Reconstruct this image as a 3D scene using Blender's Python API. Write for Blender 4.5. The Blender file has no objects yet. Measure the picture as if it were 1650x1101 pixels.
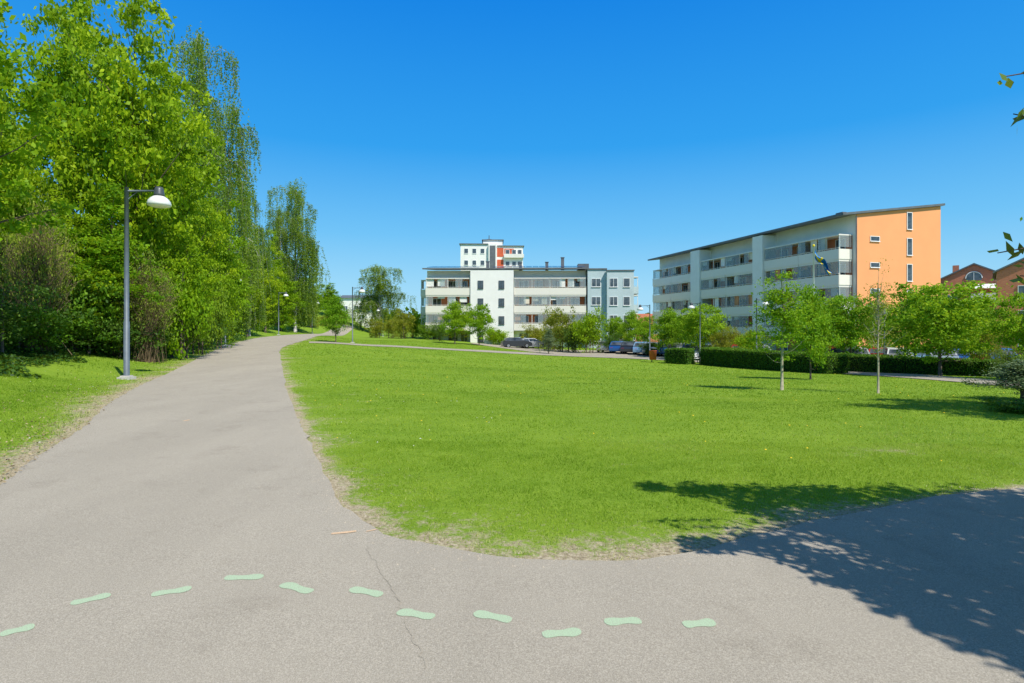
import bpy, math, random
import numpy as np
from mathutils import Vector
from mathutils.geometry import delaunay_2d_cdt
random.seed(7); rng=np.random.default_rng(7)
scene=bpy.context.scene
COL=scene.collection
EYE=1.6; F=917.0; CX=825.0; HY=530.0
# ------------------------------------------------------------ terrain
def ss(a,b,x):
    t=np.clip((x-a)/(b-a),0,1); return t*t*(3-2*t)
LEFT=np.array([(-2.0,-9),(-3.0,-2),(-3.9,2.0),(-4.6,4.0),(-5.3,5.9),(-6.0,7.2),(-7.3,9.8),(-8.9,12.6),(-11.0,17),(-13.3,22.5),(-17.5,32),(-20.9,40),(-23.6,47),(-28,62),(-30.5,76),(-34,100),(-38,125),(-41,150)])
def terr(x,y):
    x=np.asarray(x,float); y=np.asarray(y,float)
    z=-1.4*ss(0,48,y)*ss(-17,8,x)
    yy=np.maximum(y,1.0); az=-x/yy
    z=z+0.75*ss(30,80,y)*ss(.24,.36,az)
    z=z+5.0*ss(100,150,y)*ss(.22,.31,az)
    xl=np.interp(y,LEFT[:,1],LEFT[:,0])
    z=z+0.9*ss(0.6,7.5,xl-x)
    return z
def tz(x,y): return float(terr(x,y))
def G(px,py):
    """ground point where the camera ray through an image pixel meets the terrain"""
    a=(px-CX)/F; b=(HY-py)/F
    d=1.0
    while d<400:
        if EYE+b*d<=tz(a*d,d): break
        d+=0.05 if d<30 else .3
    return (a*d,d)
def at(px,d): return ((px-CX)/F*d,d)
def vnoise(x,y,s=0.0):
    xi=np.floor(x); yi=np.floor(y); fx=x-xi; fy=y-yi
    fx=fx*fx*(3-2*fx); fy=fy*fy*(3-2*fy)
    def h(a,b):
        v=np.sin(a*127.1+b*311.7+s*74.7)*43758.5453
        return v-np.floor(v)
    return (h(xi,yi)*(1-fx)+h(xi+1,yi)*fx)*(1-fy)+(h(xi,yi+1)*(1-fx)+h(xi+1,yi+1)*fx)*fy
def fbm(x,y,s=0.0):
    return (vnoise(x,y,s)+.5*vnoise(x*2.1,y*2.1,s+3)+.25*vnoise(x*4.3,y*4.3,s+5))/1.75
# ------------------------------------------------------------ materials
def nt(name):
    m=bpy.data.materials.new(name); m.use_nodes=True
    n=m.node_tree; return m,n,n.nodes['Principled BSDF'],n.nodes['Material Output']
def N(n,t,**k):
    o=n.nodes.new(t)
    for a,b in k.items():
        if a in o.inputs: o.inputs[a].default_value=b
        else: setattr(o,a,b)
    return o
def mixc(n,fac,a,b,mode='MIX'):
    m=n.nodes.new('ShaderNodeMix'); m.data_type='RGBA'; m.blend_type=mode
    def put(i,v):
        if hasattr(v,'is_output') : n.links.new(v,m.inputs[i])
        elif isinstance(v,(int,float)): m.inputs[i].default_value=v
        else: m.inputs[i].default_value=(*v,1)
    put(0,fac); put(6,a); put(7,b)
    return m.outputs[2]
def ramp(n,fac,stops):
    r=n.nodes.new('ShaderNodeValToRGB'); e=r.color_ramp.elements
    while len(e)<len(stops): e.new(.5)
    for i,(p,c) in enumerate(stops):
        e[i].position=p; e[i].color=(*c,1) if len(c)==3 else c
    if fac is not None: n.links.new(fac,r.inputs[0])
    return r.outputs[0]
def noise(n,scale,detail=4,rough=.6,coord='Object',stretch=None):
    tc=n.nodes.new('ShaderNodeTexCoord'); o=tc.outputs[coord]
    if stretch:
        mp=n.nodes.new('ShaderNodeMapping'); mp.inputs['Scale'].default_value=stretch
        n.links.new(o,mp.inputs[0]); o=mp.outputs[0]
    t=N(n,'ShaderNodeTexNoise',Scale=scale,Detail=detail,Roughness=rough)
    n.links.new(o,t.inputs['Vector']); return t.outputs['Fac']
def bump(n,h,bsdf,strength=.3,dist=.02):
    b=N(n,'ShaderNodeBump',Strength=strength,Distance=dist)
    n.links.new(h,b.inputs['Height']); n.links.new(b.outputs[0],bsdf.inputs['Normal'])
def mat(name,col,rough=.8,amt=.15,scale=1.5,metal=0,spec=.4,bmp=0):
    m,n,p,o=nt(name)
    f=noise(n,scale,5)
    c=ramp(n,f,[(.3,tuple(v*(1-amt) for v in col)),(.7,tuple(min(1,v*(1+amt)) for v in col))])
    n.links.new(c,p.inputs['Base Color']); p.inputs['Roughness'].default_value=rough
    p.inputs['Metallic'].default_value=metal; p.inputs['Specular IOR Level'].default_value=spec
    if bmp: bump(n,noise(n,scale*25,3),p,bmp,.01)
    return m
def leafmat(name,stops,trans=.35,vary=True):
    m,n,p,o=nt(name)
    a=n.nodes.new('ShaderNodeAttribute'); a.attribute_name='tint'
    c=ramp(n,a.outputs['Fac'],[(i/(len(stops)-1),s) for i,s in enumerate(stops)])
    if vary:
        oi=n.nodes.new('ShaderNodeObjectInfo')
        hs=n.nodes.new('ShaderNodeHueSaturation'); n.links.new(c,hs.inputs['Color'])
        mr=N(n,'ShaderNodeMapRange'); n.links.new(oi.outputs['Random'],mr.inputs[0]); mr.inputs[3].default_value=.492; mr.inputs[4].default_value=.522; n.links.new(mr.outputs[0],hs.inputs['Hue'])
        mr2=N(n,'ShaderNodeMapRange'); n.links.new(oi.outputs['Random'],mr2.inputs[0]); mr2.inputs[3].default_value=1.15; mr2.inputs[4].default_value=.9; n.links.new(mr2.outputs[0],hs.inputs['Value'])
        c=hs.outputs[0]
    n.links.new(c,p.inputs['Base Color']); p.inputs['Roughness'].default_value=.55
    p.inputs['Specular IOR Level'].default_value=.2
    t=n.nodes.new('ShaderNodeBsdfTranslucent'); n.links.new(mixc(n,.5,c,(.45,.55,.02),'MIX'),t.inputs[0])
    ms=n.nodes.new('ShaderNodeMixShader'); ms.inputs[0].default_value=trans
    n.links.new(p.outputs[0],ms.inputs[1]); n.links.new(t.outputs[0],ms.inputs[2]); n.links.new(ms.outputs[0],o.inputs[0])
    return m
M_maple=leafmat('maple_leaves',[(.1,.2,.006),(.27,.43,.008),(.5,.62,.015)],.45)
M_birch=leafmat('birch_leaves',[(.08,.15,.02),(.19,.3,.03),(.34,.46,.06)],.42)
M_round=leafmat('bright_leaves',[(.08,.19,.008),(.25,.43,.012),(.44,.6,.03)],.42)
M_shrub=leafmat('shrub_leaves',[(.03,.08,.006),(.12,.23,.01),(.26,.4,.02)],.3)
M_olive=leafmat('olive_leaves',[(.1,.12,.01),(.27,.28,.02),(.46,.44,.05)],.35)
M_bronze=leafmat('bronze_leaves',[(.1,.12,.02),(.24,.3,.03),(.36,.46,.06)],.3)
M_hedge=leafmat('hedge_leaves',[(.02,.07,.006),(.08,.19,.012),(.17,.31,.02)],.2)
M_dark=leafmat('dark_leaves',[(.02,.06,.008),(.07,.14,.015),(.14,.24,.03)],.2)
M_cover=leafmat('shaded_cover_leaves',[(.008,.03,.005),(.03,.08,.008),(.07,.14,.012)],.12)  # dark green plants, deepened further: tree shade on the verge is in this colour
M_twl=leafmat('twig_leaves',[(.12,.04,.03),(.1,.16,.03),(.2,.3,.06)],.3)
M_pine=leafmat('needle_leaves',[(.04,.08,.035),(.12,.18,.08),(.24,.3,.13)],.1)
M_grass=leafmat('grass_blades',[(.07,.17,.006),(.22,.37,.018),(.38,.5,.045),(.66,.58,.33)],.4,False)
M_litter=leafmat('dry_leaves',[(.14,.1,.05),(.36,.26,.14),(.55,.43,.25)],.1,False)
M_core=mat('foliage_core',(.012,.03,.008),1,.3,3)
M_bark=mat('bark',(.12,.09,.065),.95,.4,6,bmp=.5)
M_pale=mat('young_bark',(.4,.36,.25),.9,.25,8)
M_bbark,n,p,o=nt('birch_bark')
f=noise(n,2,5,.7,stretch=(2,2,9)); n.links.new(ramp(n,f,[(.42,(.05,.045,.04)),(.5,(.55,.53,.48))]),p.inputs['Base Color']); p.inputs['Roughness'].default_value=.8
M_twig=mat('brown_twig',(.19,.135,.08),.95,.3,4)
# ground
M_ground,n,p,o=nt('lawn_ground')
a=n.nodes.new('ShaderNodeAttribute'); a.attribute_name='wear'
big=noise(n,.35,5,.6); med=noise(n,2.2,6,.7,stretch=(.5,1,1)); fine=noise(n,38,6,.8)
g1=ramp(n,big,[(.34,(.12,.25,.012)),(.64,(.27,.4,.03))])
g2=ramp(n,med,[(.36,(.12,.24,.012)),(.64,(.28,.41,.04))])
g=mixc(n,.5,g1,g2)
g=mixc(n,.45,g,ramp(n,fine,[(.36,(.06,.14,.006)),(.62,(.32,.44,.05))]))
soilc=ramp(n,noise(n,30,6,.85),[(.36,(.17,.135,.08)),(.5,(.45,.37,.24)),(.64,(.64,.56,.4))])
ma=N(n,'ShaderNodeMath',operation='ADD'); n.links.new(a.outputs['Fac'],ma.inputs[0])
ms_=N(n,'ShaderNodeMath',operation='MULTIPLY_ADD'); n.links.new(noise(n,9,6,.8),ms_.inputs[0]); ms_.inputs[1].default_value=2.0; ms_.inputs[2].default_value=-1.0
n.links.new(ms_.outputs[0],ma.inputs[1])
w=ramp(n,ma.outputs[0],[(.3,(0,0,0)),(.68,(1,1,1))])
n.links.new(mixc(n,w,g,soilc),p.inputs['Base Color']); p.inputs['Roughness'].default_value=.95; p.inputs['Specular IOR Level'].default_value=.1
bump(n,fine,p,.6,.03)
# asphalt
M_asph,n,p,o=nt('asphalt')
big=noise(n,.5,5,.6); fine=noise(n,170,3,.75); med=noise(n,3,6,.65)
c=mixc(n,.5,ramp(n,big,[(.3,(.38,.335,.265)),(.7,(.475,.42,.335))]),ramp(n,med,[(.3,(.385,.34,.27)),(.7,(.47,.415,.33))]))
c=mixc(n,.6,c,ramp(n,fine,[(.33,(.13,.115,.09)),(.5,(.43,.38,.305)),(.68,(.82,.74,.6))]))
tc=n.nodes.new('ShaderNodeTexCoord'); v=N(n,'ShaderNodeTexVoronoi',Scale=60.0); n.links.new(tc.outputs['Object'],v.inputs['Vector'])
c=mixc(n,.3,c,ramp(n,v.outputs['Distance'],[(.05,(.58,.52,.42)),(.55,(.31,.275,.22))]))
st=ramp(n,noise(n,1.1,7,.75),[(.55,(1,1,1)),(.72,(.84,.83,.82))]); c=mixc(n,1.0,c,st,'MULTIPLY')
st=ramp(n,noise(n,.35,3,.6,stretch=(2.2,.5,1)),[(.4,(.93,.93,.93)),(.6,(1.0,1.0,1.0))]); c=mixc(n,1.0,c,st,'MULTIPLY')
n.links.new(c,p.inputs['Base Color']); p.inputs['Roughness'].default_value=.9; p.inputs['Specular IOR Level'].default_value=.12
bump(n,fine,p,.45,.006)
M_foot,n,p,o=nt('footprint_paint')
f=noise(n,130,4,.75); n.links.new(ramp(n,f,[(.38,(.38,.4,.3)),(.54,(.44,.58,.38))]),p.inputs['Base Color']); p.inputs['Roughness'].default_value=.9; p.inputs['Specular IOR Level'].default_value=.1
M_orange=mat('orange_paint',(.68,.47,.29),.85,.2,60)
M_crack=mat('crack_dark',(.36,.32,.255),.95,.2,20)
M_metal=mat('pole_grey',(.13,.16,.185),.5,.15,5,.1)
M_cap=mat('lamp_cap',(.09,.1,.11),.4,.1,5,.2)
M_opal=mat('opal_shade',(.82,.81,.78),.35,.04,5)
M_conc=mat('concrete',(.55,.52,.47),.9,.2,12,bmp=.3)
M_white=mat('white_render',(.89,.87,.81),.85,.04,.8,bmp=.1)
M_offw=mat('grey_render',(.84,.8,.73),.85,.05,.8)
M_terra=mat('terracotta_render',(.66,.24,.12),.85,.1,.8)
M_orng=mat('orange_render',(.95,.4,.17),.85,.04,.5,bmp=.1)
M_blue=mat('bluegrey_cladding',(.5,.6,.62),.7,.06,.8)
M_roof=mat('dark_roof',(.14,.15,.16),.5,.2,1.5)
M_solar=mat('solar_panel',(.02,.05,.14),.12,.2,3,spec=.8)
M_slab=mat('slab_edge',(.82,.78,.71),.8,.06,2)
M_frame=mat('white_frame',(.85,.85,.84),.5,.03,3)
M_darkf=mat('dark_frame',(.07,.075,.08),.5,.1,3)
M_red=mat('red_panel',(.6,.12,.05),.8,.1,1)
M_rooft=mat('clay_tiles',(.45,.15,.08),.85,.25,6)
M_para,n,p,o=nt('parapet_sheet')
tc=n.nodes.new('ShaderNodeTexCoord'); wv=N(n,'ShaderNodeTexWave',Scale=2.6,Distortion=0.0); n.links.new(tc.outputs['Object'],wv.inputs['Vector'])
n.links.new(ramp(n,wv.outputs['Fac'],[(.1,(.68,.63,.54)),(.3,(.88,.83,.73))]),p.inputs['Base Color']); p.inputs['Roughness'].default_value=.6
M_brick,n,p,o=nt('red_brick')
tc=n.nodes.new('ShaderNodeTexCoord'); mp=n.nodes.new('ShaderNodeMapping'); mp.inputs['Rotation'].default_value=(math.pi/2,0,0)
n.links.new(tc.outputs['Object'],mp.inputs[0])
b=N(n,'ShaderNodeTexBrick',Scale=1.0); b.inputs['Brick Width'].default_value=.25; b.inputs['Row Height'].default_value=.08; b.inputs['Mortar Size'].default_value=.008
b.inputs['Color1'].default_value=(.68,.2,.09,1); b.inputs['Color2'].default_value=(.54,.14,.065,1); b.inputs['Mortar'].default_value=(.5,.35,.26,1)
n.links.new(mp.outputs[0],b.inputs['Vector']); n.links.new(b.outputs[0],p.inputs['Base Color']); p.inputs['Roughness'].default_value=.9
M_glass,n,p,o=nt('window_glass')
n.links.new(ramp(n,noise(n,.9,2),[(.35,(.02,.028,.035)),(.65,(.13,.15,.17))]),p.inputs['Base Color']); p.inputs['Roughness'].default_value=.06; p.inputs['Specular IOR Level'].default_value=.9
M_bglass,n,p,o=nt('balcony_glass')
p.inputs['Base Color'].default_value=(.55,.62,.64,1); p.inputs['Roughness'].default_value=.06; p.inputs['Specular IOR Level'].default_value=.8
tr=n.nodes.new('ShaderNodeBsdfTransparent'); tr.inputs[0].default_value=(.92,.95,.95,1)
ms=n.nodes.new('ShaderNodeMixShader'); ms.inputs[0].default_value=.75
n.links.new(p.outputs[0],ms.inputs[1]); n.links.new(tr.outputs[0],ms.inputs[2]); n.links.new(ms.outputs[0],o.inputs[0])
M_curt=mat('curtain',(.82,.8,.74),.9,.12,3)
CT=[mat('curtain_orange',(.7,.33,.16),.9),mat('curtain_red',(.6,.2,.12),.9),mat('curtain_beige',(.75,.67,.53),.9)]
M_tyre=mat('tyre_rubber',(.02,.02,.02),.9,.1,5)
M_rim=mat('rim_metal',(.45,.45,.47),.35,.1,5,.8)
M_hl=mat('headlight_glass',(.7,.72,.75),.1,.05,5)
M_tl=mat('tail_light_glass',(.4,.02,.015),.2,.05,5)
M_bin=mat('bin_red',(.55,.12,.05),.6,.15,4)
M_fblue=mat('flag_blue',(.01,.2,.55),.8,.05,4)
M_fyel=mat('flag_yellow',(.95,.7,.02),.8,.05,4)
M_yel=mat('dandelion_yellow',(.85,.6,.02),.8,.1,4)
M_wfl=mat('daisy_white',(.75,.75,.7),.8,.1,4)
M_stone=mat('gravel_grey',(.47,.41,.32),.9,.4,30)
# ------------------------------------------------------------ mesh helpers
def link(o,parent=None):
    COL.objects.link(o)
    if parent is not None: o.parent=parent
    return o
def np_mesh(name,v,f,mats,tint=None,smooth=False):
    me=bpy.data.meshes.new(name); v=np.asarray(v,np.float32); f=np.asarray(f,np.int32); k=f.shape[1]
    me.vertices.add(len(v)); me.vertices.foreach_set('co',v.ravel())
    me.loops.add(f.size); me.loops.foreach_set('vertex_index',f.ravel())
    me.polygons.add(len(f)); me.polygons.foreach_set('loop_start',np.arange(0,f.size,k,dtype=np.int32))
    try: me.polygons.foreach_set('loop_total',np.full(len(f),k,np.int32))
    except Exception: pass
    me.update(calc_edges=True); me.validate()
    if tint is not None:
        at_=me.attributes.new('tint','FLOAT','POINT'); at_.data.foreach_set('value',np.asarray(tint,np.float32))
    for m in (mats if isinstance(mats,(list,tuple)) else [mats]): me.materials.append(m)
    if smooth: me.polygons.foreach_set('use_smooth',np.ones(len(f),bool))
    return me
class MB:
    def __init__(s): s.v=[]; s.f=[]; s.m=[]
    def add(s,vs,fs,mi=0):
        b=len(s.v); s.v+=[tuple(q) for q in vs]; s.f+=[tuple(i+b for i in q) for q in fs]; s.m+=[mi]*len(fs); return s
    def box(s,x0,x1,y0,y1,z0,z1,mi=0):
        return s.add([(x0,y0,z0),(x1,y0,z0),(x1,y1,z0),(x0,y1,z0),(x0,y0,z1),(x1,y0,z1),(x1,y1,z1),(x0,y1,z1)],
          [(0,3,2,1),(4,5,6,7),(0,1,5,4),(1,2,6,5),(2,3,7,6),(3,0,4,7)],mi)
    def prism(s,prof,y0,y1,mi=0):
        k=len(prof); vs=[(x,y0,z) for x,z in prof]+[(x,y1,z) for x,z in prof]
        fs=[tuple(range(k)),tuple(range(2*k-1,k-1,-1))]+[(i,i+k,(i+1)%k+k,(i+1)%k) for i in range(k)]
        return s.add(vs,fs,mi)
    def tube(s,pts,rad,k=6,mi=0,cap=True):
        pts=[Vector(p) for p in pts]; vs=[]; fs=[]
        for i,p in enumerate(pts):
            t=(pts[min(i+1,len(pts)-1)]-pts[max(i-1,0)]).normalized()
            a=t.cross(Vector((0,1,0)) if abs(t.y)<.9 else Vector((1,0,0))).normalized(); b=t.cross(a)
            for j in range(k):
                an=2*math.pi*j/k; vs.append(p+(a*math.cos(an)+b*math.sin(an))*rad[i])
        for i in range(len(pts)-1):
            for j in range(k): fs.append((i*k+j,i*k+(j+1)%k,(i+1)*k+(j+1)%k,(i+1)*k+j))
        if cap: fs.append(tuple(range(k))); fs.append(tuple(range(len(vs)-1,len(vs)-k-1,-1)))
        return s.add(vs,fs,mi)
    def lathe(s,prof,cx,cy,k=20,mi=0):
        vs=[];fs=[]
        for r,z in prof:
            for j in range(k):
                a=2*math.pi*j/k; vs.append((cx+r*math.cos(a),cy+r*math.sin(a),z))
        for i in range(len(prof)-1):
            for j in range(k): fs.append((i*k+j,i*k+(j+1)%k,(i+1)*k+(j+1)%k,(i+1)*k+j))
        return s.add(vs,fs,mi)
    def mesh(s,name,mats,smooth=False):
        me=bpy.data.meshes.new(name); me.from_pydata([tuple(v) for v in s.v],[],s.f)
        for m in (mats if isinstance(mats,(list,tuple)) else [mats]): me.materials.append(m)
        me.polygons.foreach_set('material_index',s.m)
        if smooth: me.polygons.foreach_set('use_smooth',[True]*len(s.f))
        me.update(); return me
    def obj(s,name,mats,parent=None,loc=(0,0,0),rot=0,smooth=False):
        o=bpy.data.objects.new(name,s.mesh(name,mats,smooth)); o.location=loc; o.rotation_euler=(0,0,rot)
        return link(o,parent)
def put(name,me,parent=None,loc=(0,0,0),rot=0):
    o=bpy.data.objects.new(name,me); o.location=loc; o.rotation_euler=(0,0,rot); return link(o,parent)
def root(name,loc,rot,label,cat,group=None,scale=None):
    o=bpy.data.objects.new(name,None); o.empty_display_size=.3; o.location=loc; o.rotation_euler=(0,0,rot)
    if scale: o.scale=scale
    tag(o,label,cat,group); return link(o)
def tag(o,label,cat,group=None,kind=None):
    if label: o['label']=label
    if cat: o['category']=cat
    if group: o['group']=group
    if kind: o['kind']=kind
# ------------------------------------------------------------ paths
def smooth_line(pts,step=.15,jit=.03,seed=0):
    pts=np.array(pts,float); out=[]
    for i in range(len(pts)-1):
        p0=pts[max(i-1,0)];p1=pts[i];p2=pts[i+1];p3=pts[min(i+2,len(pts)-1)]
        L=np.linalg.norm(p2-p1); st=step if p1[1]<14 else 1.0
        k=max(2,int(L/st))
        for j in range(k):
            t=j/k
            q=.5*((2*p1)+(-p0+p2)*t+(2*p0-5*p1+4*p2-p3)*t*t+(-p0+3*p1-3*p2+p3)*t**3)
            out.append(q)
    out.append(pts[-1]); out=np.array(out)
    if jit:
        s=np.arange(len(out))*.6
        out[:,0]+=(vnoise(s,s*0+.5,seed)-.5)*2*jit+(vnoise(s*3,s*0+.5,seed+9)-.5)*jit
        out[:,1]+=(vnoise(s,s*0+7.5,seed+1)-.5)*2*jit
    return out
lawn_px=[(452,574),(456,600),(462,630),(478,672),(502,722),(532,782),(562,826),(620,865),(700,888),(800,902),(900,909),(1000,911),(1070,904),(1150,886),(1250,861),(1330,840),(1450,815),(1550,800),(1650,791)]
lawn_edge=[G(*q) for q in lawn_px]
RIGHTFAR=[(-34.5,125),(-30,100),(-25.5,76),(-21.5,60),(-18.3,46),(-15.5,38)]
edgeR=smooth_line(RIGHTFAR+lawn_edge+[(6.4,6.0),(9,6.7),(14,7.6),(22,8.6)],seed=3,jit=.04)
edgeL=smooth_line([tuple(q) for q in LEFT[:-1]],seed=5,jit=.045)
poly_main=np.vstack([edgeL,edgeR,np.array([(22,3.5),(14,1.5),(9,-1.0),(6,-9)])])
def make_sheet(name,poly,dz,material,step=1.0):
    x0,y0=poly.min(0);x1,y1=poly.max(0)
    gx,gy=np.meshgrid(np.arange(x0,x1,step),np.arange(y0,y1,step)); pts=np.c_[gx.ravel(),gy.ravel()]
    pts=pts[inside(pts,poly)]
    if len(pts):
        pts=pts[dist_line(pts,np.vstack([poly,poly[:1]]))>.2]
    vs=[Vector(q) for q in poly]+[Vector(q) for q in pts]
    k=len(poly); r=delaunay_2d_cdt(vs,[],[list(range(k))],1,1e-5)
    v=np.array([tuple(q) for q in r[0]]); z=terr(v[:,0],v[:,1])+dz
    me=bpy.data.meshes.new(name); me.from_pydata([(a,b,c) for (a,b),c in zip(v,z)],[],[tuple(q) for q in r[2]])
    me.materials.append(material); me.update()
    if len(me.polygons) and me.polygons[0].normal.z<0: me.flip_normals()
    o=bpy.data.objects.new(name,me); link(o); tag(o,None,None,None,'structure'); return o
def inside(p,poly):
    x=p[:,0];y=p[:,1]; c=np.zeros(len(p),bool); j=len(poly)-1
    for i in range(len(poly)):
        xi,yi=poly[i];xj,yj=poly[j]
        if yi!=yj:
            c^=((yi>y)!=(yj>y))&(x<(xj-xi)*(y-yi)/(yj-yi)+xi)
        j=i
    return c
def dist_line(p,line):
    d=np.full(len(p),1e9)
    for i in range(len(line)-1):
        a=line[i]; b=line[i+1]-a; L=(b**2).sum()+1e-12
        t=np.clip(((p-a)@b)/L,0,1); q=p-(a+t[:,None]*b); d=np.minimum(d,(q**2).sum(1))
    return np.sqrt(d)
make_sheet('main_path',poly_main,.02,M_asph)
p2u=[G(*q) for q in [(498,551),(600,556),(700,561),(800,566),(900,570.5),(1000,574.5),(1100,579),(1230,587),(1330,595),(1450,602),(1600,613),(1700,620)]]
p2l=[G(*q) for q in [(498,553.5),(600,558.5),(700,563.5),(800,569),(900,574),(1000,578),(1100,583),(1230,592),(1330,601),(1450,609),(1600,621),(1700,629)]]
poly2=np.vstack([smooth_line(p2u,1,0),smooth_line(p2l,1,0)[::-1]])
make_sheet('cross_path',poly2,.03,M_asph)
lot1=np.array([(4,66),(34,47),(60,40),(60,47),(36,56),(20,72),(-2,86),(-6,84)],float)
make_sheet('parking_area',smooth_line(np.vstack([lot1,lot1[:1]]),2,0)[:-1],.035,M_asph,2.0)
def axis(segs):
    out=[]
    for a,b,s in segs: out.append(np.arange(a,b,s))
    return np.concatenate(out+[np.array([segs[-1][1]])])
gxs=axis([(-1200,-200,100),(-200,-70,10),(-70,-12,1),(-12,14,.15),(14,70,1),(70,200,10),(200,1200,100)])
gys=axis([(-200,-20,20),(-20,1,1),(1,17,.15),(17,160,1),(160,300,10),(300,1500,100)])
X,Y=np.meshgrid(gxs,gys); P=np.c_[X.ravel(),Y.ravel()]; Z=terr(P[:,0],P[:,1])
nx=len(gxs);ny=len(gys); ii=np.arange(nx*ny).reshape(ny,nx)
Fq=np.c_[ii[:-1,:-1].ravel(),ii[:-1,1:].ravel(),ii[1:,1:].ravel(),ii[1:,:-1].ravel()]
gm=np_mesh('ground',np.c_[P,Z],Fq,M_ground,smooth=True)
eL=edgeL; eR=edgeR
def wear_of(P):
    w=np.zeros(len(P)); near=(np.abs(P[:,0])<40)&(P[:,1]>-5)&(P[:,1]<70)
    q=P[near]; dL=dist_line(q,eL); dR=dist_line(q,eR)
    n1=fbm(q[:,0]*.8,q[:,1]*.8,2); n2=fbm(q[:,0]*2.2,q[:,1]*2.2,14)
    tip=.3*np.exp(-((q[:,0]+.3)**2/5+(q[:,1]-4.6)**2/1.4))
    wr=np.exp(-dR/(.1+.75*n1**2+tip))*(.45+.8*n2)
    wl=np.exp(-dL/(.2+1.3*n1**2))*(.4+.8*n2)
    patch=.45*np.clip((fbm(q[:,0]*.9,q[:,1]*1.3,33)-.66)*6,0,1)*(dR<2.5)
    w[near]=np.clip(np.maximum(np.maximum(wr,wl),patch),0,1)
    return w
Wr=wear_of(P)
at_=gm.attributes.new('wear','FLOAT','POINT'); at_.data.foreach_set('value',Wr.astype(np.float32))
go=put('ground',gm); tag(go,None,None,None,'structure')
# ------------------------------------------------------------ grass blades
def blades(name,n,region,h,wid,seed=0):
    r=np.random.default_rng(seed)
    d0,d1,a0,a1=region
    u=r.random(n); d=np.sqrt(d0*d0+u*(d1*d1-d0*d0)); a=a0+(a1-a0)*r.random(n)
    p=np.c_[a*d,d]
    p=p[~inside(p,poly_main)|(dist_line(p,eR)<.05)]
    p=p[~inside(p,poly2)]
    w=wear_of(p); clump=fbm(p[:,0]*5,p[:,1]*5,8)
    keep=r.random(len(p))>np.clip(w*1.25-.15-(clump-.5)*2.2,0,.92); p=p[keep]; w=w[keep]; clump=clump[keep]
    m=len(p); z=terr(p[:,0],p[:,1])
    big=fbm(p[:,0]*.35,p[:,1]*.5,4); med=fbm(p[:,0]*1.3,p[:,1]*1.6,24); tuft=fbm(p[:,0]*2.5,p[:,1]*3,51)
    tall=1+.5*np.clip((tuft-.66)*6,0,1)
    hh=h*(.4+.8*r.random(m))*(.55+.9*clump)*(1-.5*w)*tall; ang=r.random(m)*6.283; ww=wid*(.6+.8*r.random(m)); lean=r.random(m)*1.2
    la=r.random(m)*6.283
    dx=np.cos(ang)*ww;dy=np.sin(ang)*ww
    b=np.c_[p,z]
    v=np.empty((m,3,3)); v[:,0]=b+np.c_[-dx,-dy,dx*0]; v[:,1]=b+np.c_[dx,dy,dx*0]
    v[:,2]=b+np.c_[np.cos(la)*lean*hh,np.sin(la)*lean*hh,hh]
    t=.4+.8*(big-.5)+.45*(med-.5)+.25*(r.random(m)-.5)
    dryp=np.clip(w*1.5,0,.9)*(r.random(m)<.8)+(r.random(m)<.06)*.5
    t=np.clip(np.clip(t,0,.72)*(1-dryp)+dryp,0,1)
    return np_mesh(name,v.reshape(-1,3),np.arange(m*3).reshape(-1,3),M_grass,np.repeat(t,3))
for i,(k,reg,h,wd) in enumerate([(150000,(3.7,8.5,-.5,1.05),.024,.003),(130000,(8.5,17,-.95,1.0),.028,.006),(95000,(17,36,-.6,1.0),.035,.014),(60000,(36,80,-.42,.5),.05,.035),(40000,(5,17,-1.0,-.4),.05,.006),(24000,(17,48,-.8,-.42),.06,.018)]):
    o=put('lawn_grass',blades('lawn_grass',k,reg,h,wd,seed=20+i)); tag(o,'short mown green grass covering the lawn','grass',None,'stuff')
def dots(name,k,reg,size,material,zoff,seed,label,cat):
    r=np.random.default_rng(seed); d0,d1,a0,a1=reg
    d=np.sqrt(d0*d0+r.random(k)*(d1*d1-d0*d0)); a=a0+(a1-a0)*r.random(k); p=np.c_[a*d,d]; 
    p=p[(~inside(p,poly_main))&(fbm(p[:,0]*.6,p[:,1]*.6,6)>.47)]; m=len(p); z=terr(p[:,0],p[:,1])+zoff
    ang=np.arange(6)/6*6.283
    v=np.empty((m,6,3)); s=size*(.6+.8*r.random(m))
    for j in range(6):
        v[:,j,0]=p[:,0]+np.cos(ang[j])*s; v[:,j,1]=p[:,1]+np.sin(ang[j])*s; v[:,j,2]=z+.3*np.sin(ang[j])*s
    o=put(name,np_mesh(name,v.reshape(-1,3),np.arange(m*6).reshape(-1,6),material)); tag(o,label,cat,None,'stuff')
dots('dandelions',420,(7,34,-.35,.95),.014,M_yel,.04,3,'small yellow dandelions scattered in the lawn','flowers')
dots('daisies',200,(7,20,-.9,.0),.009,M_wfl,.045,5,'tiny white daisies scattered in the grass','flowers')
r=np.random.default_rng(9); k=12000; idx=r.integers(0,len(edgeR),k); base=edgeR[idx]+r.normal(0,.08,(k,2))*(1+2.5*(r.random((k,1))<.2)); sel=(base[:,1]<16)&(base[:,1]>3); base=base[sel]
m=len(base); s=.0025+.006*r.random(m)**3
z=terr(base[:,0],base[:,1])+np.where(inside(base,poly_main),.02,.0)
tet=np.array([(1,0,-.3),(-.6,.9,-.3),(-.5,-.8,-.3),(0,0,.8)])
V=np.empty((m,4,3)); an=r.random(m)*6.28
ca,sa=np.cos(an),np.sin(an)
for j in range(4):
    V[:,j,0]=base[:,0]+(tet[j,0]*ca-tet[j,1]*sa)*s; V[:,j,1]=base[:,1]+(tet[j,0]*sa+tet[j,1]*ca)*s; V[:,j,2]=z+tet[j,2]*s+.002
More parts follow.
